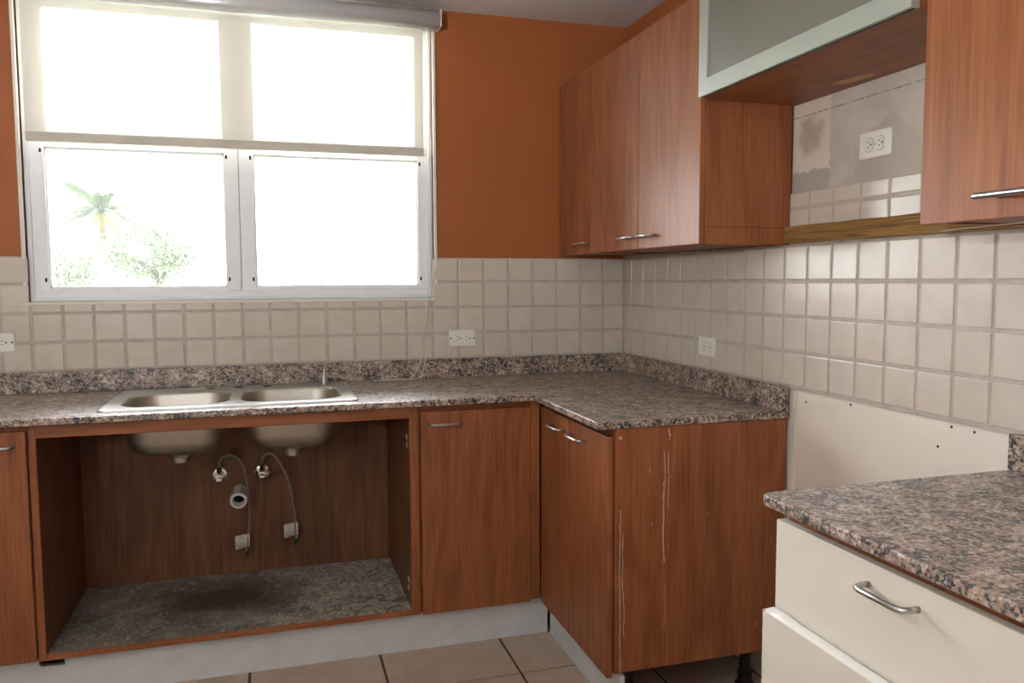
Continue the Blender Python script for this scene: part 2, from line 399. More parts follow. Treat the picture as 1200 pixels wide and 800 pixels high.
bm = bmesh.new(); add_box(bm, -.0076, 0, -2.623, 0, .956, 1.384); add_box(bm, -.0076, 0, -1.98, -1.163, 1.384, 1.5325)
obj('grout_bed', bm, M['grout'], wall_right)
for y, z in ((-1.259, .924), (-1.446, .944), (-1.781, .943), (-1.844, .942), (-1.744, .89)):
    turned('wall_anchor', wall_right, M['dark_gap'], (.001, y, z), (-1, 0, .12), [(0, .0032), (.002, .0032), (.0030, .0022), (.0030, .001), (.0015, .0008)], 10)
box('sealant_bead', wall_right, M['caulk'], -.006, 0, YE-.022, YE-.010, .17, ZS-.006, .002)
# floor tiles: 0.426 m grid
fx = [-.735 + .4265*k for k in range(2, -9, -1)]; fy = [-.812 + .4265*k for k in range(3, -14, -1)]
for a in fx:
    for b in fy:
        x0, x1, y0, y1 = max(a, XL), min(a+.4265, -.001), max(b-.4265, YF), min(b, -.001)
        if x1-x0 < .03 or y1-y0 < .03: continue
        w_, h_ = round(x1-x0-.009, 3), round(y1-y0-.009, 3)
        put_tile('floor_tile', floor, ('floor_tile', w_, h_), w_, h_, .008, .002, M['floor_tile'], Matrix.Translation(((x0+x1)/2, (y0+y1)/2, -.008)), .0008)

# ------------------------------------------------------------------ window
win = tag(thing('window_1', (-1.584, .06, WZ0), 'white aluminium window of four panes above the sink', 'window'), 'white aluminium window of four panes above the sink', 'window', kind='structure')
YW0, YW1 = .028, .085
def fr(name, x0, x1, z0, z1, y0=YW0, y1=YW1, parent=win, mat='white_frame', bev=.002): return box(name, parent, M[mat], x0, x1, y0, y1, z0, z1, bev)
fr('frame_jamb', WX0, WX0+.016, WZ0, WZ1, .02, .10); fr('frame_jamb', WX1-.016, WX1, WZ0, WZ1, .02, .10)
fr('frame_sill', WX0+.016, WX1-.016, WZ0, WZ0+.012, .012, .10); fr('frame_head', WX0+.016, WX1-.016, WZ1-.02, WZ1, .02, .10)
fr('bottom_rail', WX0+.016, WX1-.016, WZ0+.012, 1.248, .022, .09)
XM0, XM, XM1 = -1.648, -1.5955, -1.541
LX0, RX1 = -2.254, -.908
for x0, x1, gx0, gx1 in ((WX0+.016, XM-.0008, LX0, XM0), (XM+.0008, WX1-.016, XM1, RX1)):
    for z0, z1, gz0, gz1 in ((1.248, 1.785, 1.262, 1.764), (1.787, WZ1-.02, 1.818, 2.27)):
        bm = bmesh.new()
        for b in ((x0, gx0, z0, z1), (gx1, x1, z0, z1), (gx0, gx1, z0, gz0), (gx0, gx1, gz1, z1)):
            add_box(bm, b[0], b[1], YW0, YW1, b[2], b[3], .0015)
        # inner lip around the glass
        for b in ((gx0, gx0+.005, gz0, gz1), (gx1-.005, gx1, gz0, gz1), (gx0, gx1, gz0, gz0+.005), (gx0, gx1, gz1-.005, gz1)):
            add_box(bm, b[0], b[1], YW0+.012, YW1-.01, b[2], b[3])
        s = obj('sash', bm, M['white_frame'], win)
        box('pane', s, M['glass'], gx0+.001, gx1-.001, .055, .059, gz0+.001, gz1-.001, 0)
        if z0 < 1.5:
            for px in (gx0-.011, gx1+.009):
                for pz in (gz0+.028, gz1-.012): box('latch_slot', s, M['slot'], px-.0035, px+.0035, YW0-.0012, YW0+.002, pz-.007, pz+.007, .0005)
fr('mullion', XM-.02, XM+.02, WZ0+.012, WZ1-.02, YW1+.001, .115); fr('transom', WX0+.016, WX1-.016, 1.77, 1.81, YW1+.001, .113)
bm = bmesh.new()
for b in ((WX0-.013, WX0, WZ0-.013, WZ1), (WX1, WX1+.013, WZ0-.013, WZ1), (WX0, WX1, WZ0-.013, WZ0)):
    add_box(bm, b[0], b[1], -.010, .02, b[2], b[3], .003, 2)
tag(obj('trim_1', bm, M['caulk']), 'thin off white plaster edge framing the window opening', 'trim', kind='structure')

# roller blind
bl = thing('roller_blind', (-1.58, -.035, 1.78), 'half lowered cream roller blind with silver cassette over the window', 'blind')
FX0, FX1, FY = -2.294, -.892, -.032
bm = bmesh.new()
cols_ = 40; rows_ = 8
grid = [[bm.verts.new((FX0+(FX1-FX0)*i/cols_, FY + .0015*math.sin(i*.55+j*.3) + .001*math.sin(i*1.7), 1.80+(2.29-1.80)*j/rows_)) for i in range(cols_+1)] for j in range(rows_+1)]
for j in range(rows_):
    for i in range(cols_): bm.faces.new((grid[j][i], grid[j][i+1], grid[j+1][i+1], grid[j+1][i]))
obj('fabric', bm, M['fabric'], bl, smooth=True)
box('hem_bar', bl, M['hem'], FX0, FX1, FY-.006, FY+.006, 1.774, 1.806, .004, 2)
bm = bmesh.new()
prof = [(-.012, 2.268), (-.082, 2.266), (-.091, 2.275), (-.094, 2.292), (-.091, 2.312), (-.082, 2.326), (-.066, 2.333), (-.012, 2.334)]
ra = [bm.verts.new((-2.40, y, z)) for y, z in prof]; rb = [bm.verts.new((-.830, y, z)) for y, z in prof]
for k in range(len(prof)): bm.faces.new((ra[k], ra[(k+1) % len(prof)], rb[(k+1) % len(prof)], rb[k]))
bm.faces.new(ra[::-1]); bm.faces.new(rb); bmesh.ops.recalc_face_normals(bm, faces=bm.faces)
cs = obj('cassette', bm, M['cassette'], bl)
for p in cs.data.polygons: p.use_smooth = len(p.vertices) == 4
box('cassette_end_cap', bl, M['plastic'], -.830, -.826, -.093, -.012, 2.267, 2.333, .001)
# bead chain: two strands down the right side, the loop lying on the worktop
s1 = smooth_path([(-.868, -.040, 2.27), (-.870, -.040, 1.85), (-.886, -.036, 1.24), (-.912, -.034, .99), (-.93, -.036, .93), (-.965, -.06, ZC+.005), (-1.05, -.085, ZC+.0045), (-1.112, -.086, ZC+.0045)], 10)
s2 = smooth_path([(-.862, -.034, 2.27), (-.866, -.034, 1.85), (-.882, -.030, 1.24), (-.893, -.030, 1.0), (-.90, -.032, .94), (-.925, -.05, ZC+.005), (-.99, -.063, ZC+.0045), (-1.07, -.075, ZC+.0045), (-1.112, -.086, ZC+.0045)], 10)
bm = bmesh.new(); me_tpl = [Vector(v) for v in ((1, 0, 0), (-1, 0, 0), (0, 1, 0), (0, -1, 0), (0, 0, 1), (0, 0, -1))]
for path in (s1, s2):
    acc = 0
    for a, b in zip(path, path[1:]):
        L = (b-a).length; t = acc
        while t < L:
            c = a+(b-a)*t/L; vs = [bm.verts.new(c+q*.0027) for q in me_tpl]
            for i, j, k in ((0, 2, 4), (2, 1, 4), (1, 3, 4), (3, 0, 4), (2, 0, 5), (1, 2, 5), (3, 1, 5), (0, 3, 5)): bm.faces.new((vs[i], vs[j], vs[k]))
            t += .0062
        acc = t-L
    add_tube(bm, path, .0006, 4)
ch = obj('bead_chain', bm, M['plastic'], bl, smooth=True); ch['label'] = 'thin beaded pull chain trailing onto the worktop'; ch['kind'] = 'stuff'

# ------------------------------------------------------------------ worktops
def loop_verts(bm, pts, z):
    vs = [bm.verts.new((x, y, z)) for x, y in pts]; return vs, [bm.edges.new((vs[i], vs[(i+1) % len(vs)])) for i in range(len(vs))]
SX0, SX1, SY0, SY1 = -2.008, -1.219, -.572, -.082      # sink outline
def worktop_bm(outer, holes):
    bm = bmesh.new(); es = []
    vo, eo = loop_verts(bm, outer, ZC); es += eo
    for h in holes: es += loop_verts(bm, h, ZC)[1]
    bmesh.ops.triangle_fill(bm, edges=es, use_beauty=True, use_dissolve=False)
    for f in bm.faces:
        if f.normal.z < 0: f.normal_flip()
    r = bmesh.ops.extrude_face_region(bm, geom=list(bm.faces))
    for v in r['geom']:
        if isinstance(v, bmesh.types.BMVert): v.co.z = ZC-TH
    bmesh.ops.recalc_face_normals(bm, faces=bm.faces)
    be = [e for e in bm.edges if len(e.link_faces) == 2 and e.calc_face_angle(0) > .8 and abs(e.verts[0].co.z-e.verts[1].co.z) < 1e-6]
    bmesh.ops.bevel(bm, geom=be, offset=.004, segments=3, profile=.5, affect='EDGES')
    return bm
outer = [(-2.95, -.0095), (-2.95, -DEP), (-DEP, -DEP), (-DEP, YE+.012), (-DEP+.003, YE+.004), (-DEP+.012, YE), (-.0095, YE), (-.0095, -.0095)]
hole = rrect(SX0+.014, SX1-.014, SY0+.014, SY1-.014, .02, 4)
wt = tag(obj('granite_worktop', worktop_bm(outer, [hole]), M['granite'], origin=(0, 0, 0)), 'L shaped brown granite worktop holding the double bowl sink', 'worktop')
box('upstand', wt, M['granite'], -2.95, -.0095, -.030, -.0095, ZC, ZS, .0025, 2, origin=(0, 0, 0))
box('upstand', wt, M['granite'], -.030, -.0095, YE+.002, -.030, ZC, ZS, .0025, 2, origin=(0, 0, 0))
box('front_edge_joint', wt, M['slot'], -2.0105, -2.0095, -DEP-.0004, -DEP+.004, ZC-TH, ZC, 0)
outer2 = [(-.0095, Y2), (-.60, Y2), (-.612, Y2-.003), (-.622, Y2-.012), (-.625, Y2-.024), (-.625, -3.02), (-.0095, -3.02)]
wt2 = tag(obj('granite_worktop', worktop_bm(outer2, []), M['granite'], origin=(0, 0, 0)), 'short brown granite worktop over the cream drawers', 'worktop')
box('upstand', wt2, M['granite'], -.030, -.0095, -3.02, Y2+.002, ZC, ZS, .0025, 2, origin=(0, 0, 0))

# ------------------------------------------------------------------ sink
sk = thing('kitchen_sink', (-1.61, -.33, ZC), 'stainless steel double bowl drop-in sink set in the granite worktop', 'sink')
bowls = [(-1.962, -1.628, -.520, -.185), (-1.598, -1.262, -.520, -.185)]
bm = bmesh.new(); n_ = 6
o_loops = [(0, ZC+.0003), (.002, ZC+.005), (.008, ZC+.0075), (.014, ZC+.0055)]
prev = None
for ins, z in o_loops:
    vs = [bm.verts.new((x, y, z)) for x, y in rrect(SX0+ins, SX1-ins, SY0+ins, SY1-ins, max(.022-ins, .006), n_)]
    if prev:
        for k in range(len(vs)): bm.faces.new((prev[k], prev[(k+1) % len(vs)], vs[(k+1) % len(vs)], vs[k]))
    prev = vs
es = [bm.edges.get((prev[k], prev[(k+1) % len(prev)])) for k in range(len(prev))]
for b in bowls: es += loop_verts(bm, rrect(*b, .085, 8), ZC+.0045)[1]
bmesh.ops.triangle_fill(bm, edges=es, use_beauty=True)
bmesh.ops.recalc_face_normals(bm, faces=bm.faces)
obj('deck', bm, M['steel'], sk)
for (x0, x1, y0, y1) in bowls:
    bm = bmesh.new(); prev = None; first = None
    levels = [(0, .0045), (.004, .0015), (.007, -.006), (.012, -.07), (.018, -.12), (.030, -.148), (.052, -.164), (.085, -.172), (.14, -.176)]
    for ins, z in levels:
        r = max(.085-ins*.25, .03); r = min(r, (x1-x0)/2-ins-.001, (y1-y0)/2-ins-.001)
        vs = [bm.verts.new((x, y, ZC+z)) for x, y in rrect(x0+ins, x1-ins, y0+ins, y1-ins, r, 8)]
        if prev:
            for k in range(len(vs)): bm.faces.new((prev[k], prev[(k+1) % len(vs)], vs[(k+1) % len(vs)], vs[k]))
        prev = vs
    bm.faces.new(prev); bmesh.ops.recalc_face_normals(bm, faces=bm.faces)
    bo = obj('bowl', bm, M['steel_dull'], sk, smooth=True)
    md = bo.modifiers.new('thickness', 'SOLIDIFY'); md.thickness = .0012; md.offset = 0
    cx, cy = (x0+x1)/2, (y0+y1)/2
    turned('drain', bo, M['steel_dull'], (cx, cy, ZC-.172), (0, 0, -1), [(0, .046), (.008, .046), (.010, .034), (.020, .032), (.021, .036), (.026, .036), (.027, .029), (.038, .029)], 24)
for x in (-1.711, -1.611, -1.512): 
    turned('tap_hole', sk, M['slot'], (x, -.125, ZC+.0052), (0, 0, 1), [(0, .0165), (.0006, .0165)], 20)
box('tap_residue', sk, M['hem'], -1.80, -1.71, -.118, -.108, ZC+.0045, ZC+.0062, .0006)
turned('nozzle', sk, M['steel_dull'], (-1.303, -.125, ZC+.004), (0, 0, 1), [(0, .019), (.004, .019), (.006, .014), (.024, .012), (.034, .0095), (.048, .006), (.062, .0045), (.066, .005), (.069, .003)], 16)

# ------------------------------------------------------------------ base cabinets (window run)
ZB, ZCT = .143, ZC-TH-.001       # underside of carcasses / underside of worktop
FRONT = -.5740                    # front edge of carcass panels; doors cover to -.594
def door(parent, x0, x1, z0, z1, y_front=-.594, t=.0185, mat='wood_z'):
    return box('door', parent, M[mat], x0, x1, y_front, y_front+t, z0, z1, .0018, 2)
# sink cabinet, doors gone
sc_ = thing('sink_cabinet', (-1.61, -.3, ZB), 'open doorless cherry cabinet beneath the sink with a stained floor', 'cabinet')
SXL, SXR = -2.186, -1.026
box('side_panel', sc_, M['wood_old_shaded'], SXL, SXL+.020, -.5845, -.012, ZB, ZCT)
rp = box('side_panel', sc_, M['wood_old_shaded'], SXR-.030, SXR, -.5845, -.012, ZB, ZCT)
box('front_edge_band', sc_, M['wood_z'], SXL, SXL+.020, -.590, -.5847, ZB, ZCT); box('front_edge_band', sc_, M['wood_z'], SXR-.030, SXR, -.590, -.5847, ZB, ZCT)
box('back_panel', sc_, M['wood_old_shaded'], SXL+.0202, SXR-.0302, -.045, -.037, ZB+.0192, ZCT-.001)
box('bottom_panel', sc_, M['cab_floor'], SXL+.0202, SXR-.0302, -.5855, -.0375, ZB+.001, ZB+.019, .0008, origin=(0, 0, 0))
box('bottom_edge_band', sc_, M['wood_x'], SXL+.0202, SXR-.0302, -.590, -.5857, ZB, ZB+.0192, .0008)
box('top_rail', sc_, M['wood_x'], SXL+.0202, SXR-.0302, -.590, -.572, .822, ZCT)
for y, z in ((-.53, .735), (-.53, .235)):
    for pn, sx in (('r', SXR-.0302),):
        bm = bmesh.new(); add_box(bm, sx-.002, sx, y-.012, y+.012, z-.022, z+.022, .0008); obj('hinge_scar', bm, M['drip'], rp)
        turned('hinge_hole', rp, M['blackhole'], (sx-.002, y, z), (-1, 0, 0), [(0, .009), (.0006, .009)], 14)
for y, z in ((-.56, .235),): turned('hinge_hole', sc_, M['blackhole'], (SXL+.0202, y, z), (1, 0, 0), [(0, .006), (.0006, .006)], 12)
# cabinet left of it
lc = thing('base_cabinet', (-2.5, -.3, ZB), 'cherry base cabinet left of the open sink cabinet', 'cabinet')
box('carcass', lc, M['wood_z'], -2.80, SXL-.0005, FRONT+.0005, -.012, ZB, ZCT)
d = door(lc, -2.62, -2.192, ZB+.002, .845)
handle(d, (-2.325, -.594, .803), (-2.222, -.594, .803), (0, -1, 0), M['handle'])
# corner cabinet
cc = thing('base_cabinet', (-.82, -.3, ZB), 'cherry base cabinet in the corner, single door with short bar handle', 'cabinet')
box('carcass', cc, M['wood_z'], SXR+.0005, -.612, FRONT+.0005, -.012, ZB, ZCT)
d = door(cc, -1.018, -.632, .141, .842)
handle(d, (-.990, -.594, .800), (-.884, -.594, .800), (0, -1, 0), M['handle'])
box('filler_strip', cc, M['wood_z'], -.630, -.5945, -.588, -.5745, ZB+.003, ZCT)
# peninsula cabinet on the right wall
pc = thing('base_cabinet', (-.3, -.9, ZB), 'cherry base cabinet along the right wall with two doors and scratched end', 'cabinet')
box('carcass', pc, M['wood_z'], -.574, -.013, YE+.026, -.62, ZB+.004, ZCT)
for (y0, y1, ha, hb) in ((-.874, -.598, -.838, -.733), (-1.184, -.878, -1.018, -.913)):
    bm = bmesh.new(); add_box(bm, -.594, -.5755, y0, y1, .139, .842, .004 if y0 < -1 else .0018, 2); d = obj('door', bm, M['wood_z'], pc)
    handle(d, (-.594, hb, .800), (-.594, ha, .800), (-1, 0, 0), M['handle'])
ep = box('end_panel', pc, M['wood_z'], -.5715, -.013, YE+.006, YE+.0245, .152, ZCT, .0015)
def drip(parent, pts, wd, y):
    bm = bmesh.new(); rows = []
    for i, (x, z) in enumerate(pts):
        ww = wd*(.5+random.random()*.8)
        rows.append([bm.verts.new((x-ww, y, z)), bm.verts.new((x, y-.0009, z)), bm.verts.new((x+ww, y, z))])
    for a, b in zip(rows, rows[1:]):
        bm.faces.new((a[0], a[1], b[1], b[0])); bm.faces.new((a[1], a[2], b[2], b[1]))
    bmesh.ops.recalc_face_normals(bm, faces=bm.faces)
    o = obj('paint_drip', bm, M['drip'], parent); md = o.modifiers.new('thickness', 'SOLIDIFY'); md.thickness = .0004
    return o
def wig(x, z0, z1, n=22, a=.0025):
    out = []; dx = 0
    for i in range(n+1):
        dx += random.gauss(0, a*.35); out.append((x+dx, z0+(z1-z0)*i/n))
    return out
YP = YE+.006
drip(ep, wig(-.402, .858, .835, 6), .0016, YP); drip(ep, wig(-.419, .79, .70, 12), .0009, YP); drip(ep, wig(-.420, .70, .465, 24), .0017, YP)
drip(ep, wig(-.405, .79, .62, 14), .0007, YP); drip(ep, wig(-.556, .63, .155, 40, .002), .0013, YP); drip(ep, wig(-.546, .56, .26, 24), .0010, YP)
drip(ep, wig(-.413, .40, .27, 10), .0006, YP)
for k in range(14): 
    x, z = -.53+random.random()*.48, .18+random.random()*.66; h = .004+random.random()*.01
    drip(ep, [(x, z), (x+.0006, z-h/2), (x, z-h)], .0007, YP)
turned('screw_hole', ep, M['drip'], (-.556, YP, .838), (0, -1, 0), [(0, .0045), (.0008, .0045), (.0008, .002), (0, .002)], 12)
for x, y in ((-.085, -1.10), (-.50, -1.12), (-.085, -.70)):
    bm = bmesh.new(); lathe(bm, (x, y, 0), (0, 0, 1), [(0, .030), (.012, .030), (.018, .022), (.05, .022), (.052, .017), (.12, .017), (.122, .028), (ZB+.0035, .028)], 18)
    obj('leg', bm, M['black'], pc)
# plinths
def plinth_x():
    bm = bmesh.new(); x0, x1, z0, z1 = -2.80, -.553, .0005, .140
    pts = [(x0, z0), (x1, z0), (x1, z1), (-2.129, z1), (-2.127, .106), (-2.193, .108), (-2.199, .116), (-2.197, z1), (x0, z1)]
    f = bm.faces.new([bm.verts.new((x, -.548, z)) for x, z in pts]); r = bmesh.ops.extrude_face_region(bm, geom=[f])
    for v in r['geom']:
        if isinstance(v, bmesh.types.BMVert): v.co.y = -.533
    bmesh.ops.recalc_face_normals(bm, faces=bm.faces); return bm
tag(obj('plinth', plinth_x(), M['kick']), 'long pale grey plinth with a black notch under the sink cabinet', 'plinth')
tag(box('plinth', None, M['kick'], -.548, -.533, -1.175, -.562, .0005, .137), 'short pale grey plinth under the two door cabinet by the wall', 'plinth')

# ------------------------------------------------------------------ plumbing
YB = -.0455
def valve(x, z, hose_pts, tagpos, lab, lab2):
    v = thing('shutoff_valve', (x, YB, z), lab, 'valve', 'shutoff valves under the sink')
    turned('escutcheon', v, M['chrome'], (x, YB, z), (0, -1, 0), [(0, .031), (.003, .031), (.008, .026), (.011, .016), (.011, .010)], 22)
    turned('stem', v, M['chrome'], (x, YB-.0112, z), (0, -1, 0), [(0, .009), (.03, .009), (.031, .012), (.05, .012), (.051, .007), (.058, .007)], 16)
    turned('outlet_nut', v, M['chrome'], (x, YB-.042, z+.0125), (0, 0, 1), [(0, .008), (.006, .0105), (.020, .0105), (.022, .0075)], 6)
    bm = bmesh.new(); lathe(bm, (x, YB-.070, z-.002), (0, -1, 0), [(0, .004), (.003, .013), (.010, .014), (.012, .010), (.012, .003)], 8)
    for q in bm.verts: q.co.z = z-.002+(q.co.z-z+.002)*.55
    obj('knob', bm, M['chrome'], v)
    h = thing('supply_hose', hose_pts[-1], lab2, 'hose', 'loose supply hoses')
    P = smooth_path(hose_pts, 8)
    tube('braid', h, M['hose'], P, .0052, 10)
    e = Vector(hose_pts[-1]); dr = (e-Vector(hose_pts[-2])).normalized()
    turned('end_fitting', h, M['chrome'], e, dr, [(0, .006), (.003, .0085), (.018, .0085), (.02, .005)], 6)
    # tag wrapped round the hose, sticking out to one side
    tx, ty, tz = tagpos; bm = bmesh.new(); rows = []
    for k in range(7):
        u = k/6; rows.append([bm.verts.new((tx+.008-u*.052, ty-.0065+.006*math.sin(u*5), tz+s*.024+u*s*.003-u*.004)) for s in (-1, 1)])
    for a, b in zip(rows, rows[1:]): bm.faces.new((a[0], b[0], b[1], a[1]))
    o = obj('paper_tag', bm, M['paper'], h, smooth=True); md = o.modifiers.new('thickness', 'SOLIDIFY'); md.thickness = .0006
valve(-1.692, .551, [(-1.692, -.0875, .588), (-1.690, -.092, .612), (-1.668, -.10, .632), (-1.640, -.105, .632), (-1.612, -.108, .605), (-1.597, -.108, .55), (-1.588, -.105, .44), (-1.591, -.10, .345), (-1.603, -.10, .262)], (-1.598, -.10, .305),
      'chrome shutoff valve nearer the white drain pipe', 'braided supply hose hanging past the drain pipe with paper tag')
valve(-1.539, .553, [(-1.539, -.0875, .590), (-1.537, -.092, .612), (-1.518, -.10, .630), (-1.492, -.105, .622), (-1.456, -.108, .558), (-1.436, -.105, .48), (-1.424, -.10, .38), (-1.421, -.10, .292)], (-1.421, -.10, .333),
      'chrome shutoff valve on the right inside the sink cabinet', 'braided supply hose on the right with paper tag near its end')
bm = bmesh.new(); lathe(bm, (-1.621, YB-.0045, .486), Vector((-.04, -1, -.16)).normalized(), [(0, .025), (.072, .025), (.073, .031), (.098, .031), (.10, .029), (.10, .0225), (.05, .0215), (.049, .001)], 28)
dp = tag(obj('drain_pipe', bm, M['pvc']), 'open white plastic drain pipe stub poking from the cabinet back', 'pipe')
turned('pipe_hole', dp, M['blackhole'], (-1.6235, YB-.068, .4758), Vector((-.04, -1, -.16)).normalized(), [(0, .0212), (.001, .0212)], 24)

# ------------------------------------------------------------------ upper cabinets
UB, UT, UX = 1.383, 2.0865, -.3113
def carcass(parent, y0, y1, z0, z1, x=-.2922, mat='wood_z', n=''):
    t = .0165
    box('side_panel', parent, M['wood_z'], x, -.0105, y1-t, y1, z0, z1); s = box('side_panel', parent, M['wood_z'], x, -.0105, y0, y0+t, z0, z1)
    box('bottom_panel', parent, M['wood_y'], x, -.0105, y0+t+.0002, y1-t-.0002, z0+.004, z0+.022)
    box('top_panel', parent, M['wood_y'], x, -.0105, y0+t+.0002, y1-t-.0002, z1-.018, z1)
    return s
ua = thing('wall_cabinet', (-.15, -.19, UB), 'narrow cherry wall cabinet in the corner beside the orange wall', 'cabinet')
carcass(ua, -.3770, -.0105, UB, UT)
d = box('door', ua, M['wood_z'], UX, UX+.0185, -.3758, -.012, UB, UT, .0028, 2)
handle(d, (UX, -.233, 1.423), (UX, -.338, 1.423), (-1, 0, 0), M['handle'])
ub = thing('wall_cabinet', (-.15, -.78, UB), 'cherry wall cabinet with two doors beside the empty hood recess', 'cabinet')
sp = carcass(ub, -1.178, -.3775, UB, UT)
for y0, y1, ha, hb in ((-.7740, -.3785, -.652, -.757), (-1.1765, -.7770, -.803, -.908)):
    d = box('door', ub, M['wood_z'], UX, UX+.0185, y0, y1, UB, UT, .0028, 2)
    handle(d, (UX, ha, 1.423), (UX, hb, 1.423), (-1, 0, 0), M['handle'])
box('water_line', sp, M['dark_gap'], -.285, -.02, -1.1783, -1.1779, 1.4318, 1.4332, 0)
uc = thing('hood_cabinet', (-.16, -1.58, 1.787), 'short cabinet with silver framed frosted glass flap above the recess', 'cabinet')
CX = -.311; CY0, CY1, CZ0 = -1.974, -1.1785, 1.787
box('side_panel', uc, M['wood_z'], CX, -.0105, CY1-.0165, CY1, CZ0+.0185, UT); box('side_panel', uc, M['wood_z'], CX, -.0105, CY0, CY0+.0165, CZ0+.0185, UT)
bp = box('bottom_panel', uc, M['wood_y'], CX, -.0008, CY0, CY1, CZ0, CZ0+.018)
box('top_panel', uc, M['wood_y'], CX, -.0105, CY0+.0167, CY1-.0167, UT-.018, UT)
bm = bmesh.new()
for k in range(1):
    pts = [(-.082, -1.435), (-.072, -1.50), (-.055, -1.55), (-.036, -1.548), (-.034, -1.49), (-.05, -1.44)]
    f = bm.faces.new([bm.verts.new((x, y, CZ0-.0006)) for x, y in pts]); r_ = bmesh.ops.extrude_face_region(bm, geom=[f])
    for q in r_['geom']:
        if isinstance(q, bmesh.types.BMVert): q.co.z += .0005
    bmesh.ops.recalc_face_normals(bm, faces=bm.faces)
obj('veneer_chip', bm, M['chip'], bp)
bm = bmesh.new(); FZ0, FZ1, FY0, FY1, fw_ = 1.787, 2.093, -1.977, -1.199, .044
FXF, FXB = -.332, -.3125
for b in ((FY0, FY0+fw_, FZ0, FZ1), (FY1-fw_, FY1, FZ0, FZ1), (FY0+fw_, FY1-fw_, FZ0, FZ0+fw_), (FY0+fw_, FY1-fw_, FZ1-fw_, FZ1)):
    add_box(bm, FXF, FXB, b[0], b[1], b[2], b[3])
fd = obj('flap_frame', bm, M['alu'], uc)
box('glass_panel', fd, M['frosted'], FXF+.006, FXF+.011, FY0+fw_-.002, FY1-fw_+.002, FZ0+fw_-.002, FZ1-fw_+.002, 0)
box('gasket', fd, M['slot'], FXB-.0085, FXB-.0045, FY0+.006, FY1-.006, FZ0-.0012, FZ0, 0)
ud = thing('wall_cabinet', (-.15, -2.4, UB), 'cherry wall cabinet nearest the camera, long bar handle on its door', 'cabinet')
carcass(ud, -2.80, -1.9945, UB+.002, UT+.05)
d = box('door', ud, M['wood_z'], UX, UX+.0185, -2.80, -1.994, UB, UT+.05, .0016, 2)
hx, hz = UX-.032, 1.421
hb_ = tube('handle', d, M['handle'], [(hx, -2.142, hz), (hx, -2.146, hz), (hx, -2.62, hz), (hx, -2.624, hz)], [.0045, .0058, .0058, .0045], 14)
for y in (-2.172, -2.594): tube('handle_post', d, M['handle'], [(UX, y, hz-.001), (hx, y, hz)], .0042, 10)
# laminate peeling away below that cabinet
bm = bmesh.new(); rows = []
for k in range(9):
    u = k/8; y = -2.005-u*.30; rows.append([bm.verts.new((-.275+.05*u, y, UB-.002-.010*(1-u)**2)), bm.verts.new((-.21-.02*(1-u), y-.02, UB-.0015-.003*(1-u)))])
for a, b in zip(rows, rows[1:]): bm.faces.new((a[0], b[0], b[1], a[1]))
o = obj('peeling_laminate', bm, M['hem'], ud, smooth=True); md = o.modifiers.new('thickness', 'SOLIDIFY'); md.thickness = .0008
# ledger board on the tiles
bm = bmesh.new(); ny = 30
rows = []
for k in range(ny+1):
    y = -1.152-(2.78-1.152)*k/ny
    j = [random.gauss(0, .0007) for _ in range(4)]
    rows.append([bm.verts.new((-.0106, y, 1.387)), bm.verts.new((-.030+j[0], y, 1.386+j[1])), bm.verts.new((-.030+j[2], y, 1.4355+j[3])), bm.verts.new((-.0106, y, 1.4355))])
for a, b in zip(rows, rows[1:]):
    for i in range(4): bm.faces.new((a[i], a[(i+1) % 4], b[(i+1) % 4], b[i]))
bm.faces.new(rows[0]); bm.faces.new(rows[-1][::-1]); bmesh.ops.recalc_face_normals(bm, faces=bm.faces)
lb = tag(obj('ledger_board', bm, M['board']), 'rough weathered pine ledger board screwed across the tiled hood recess', 'board')

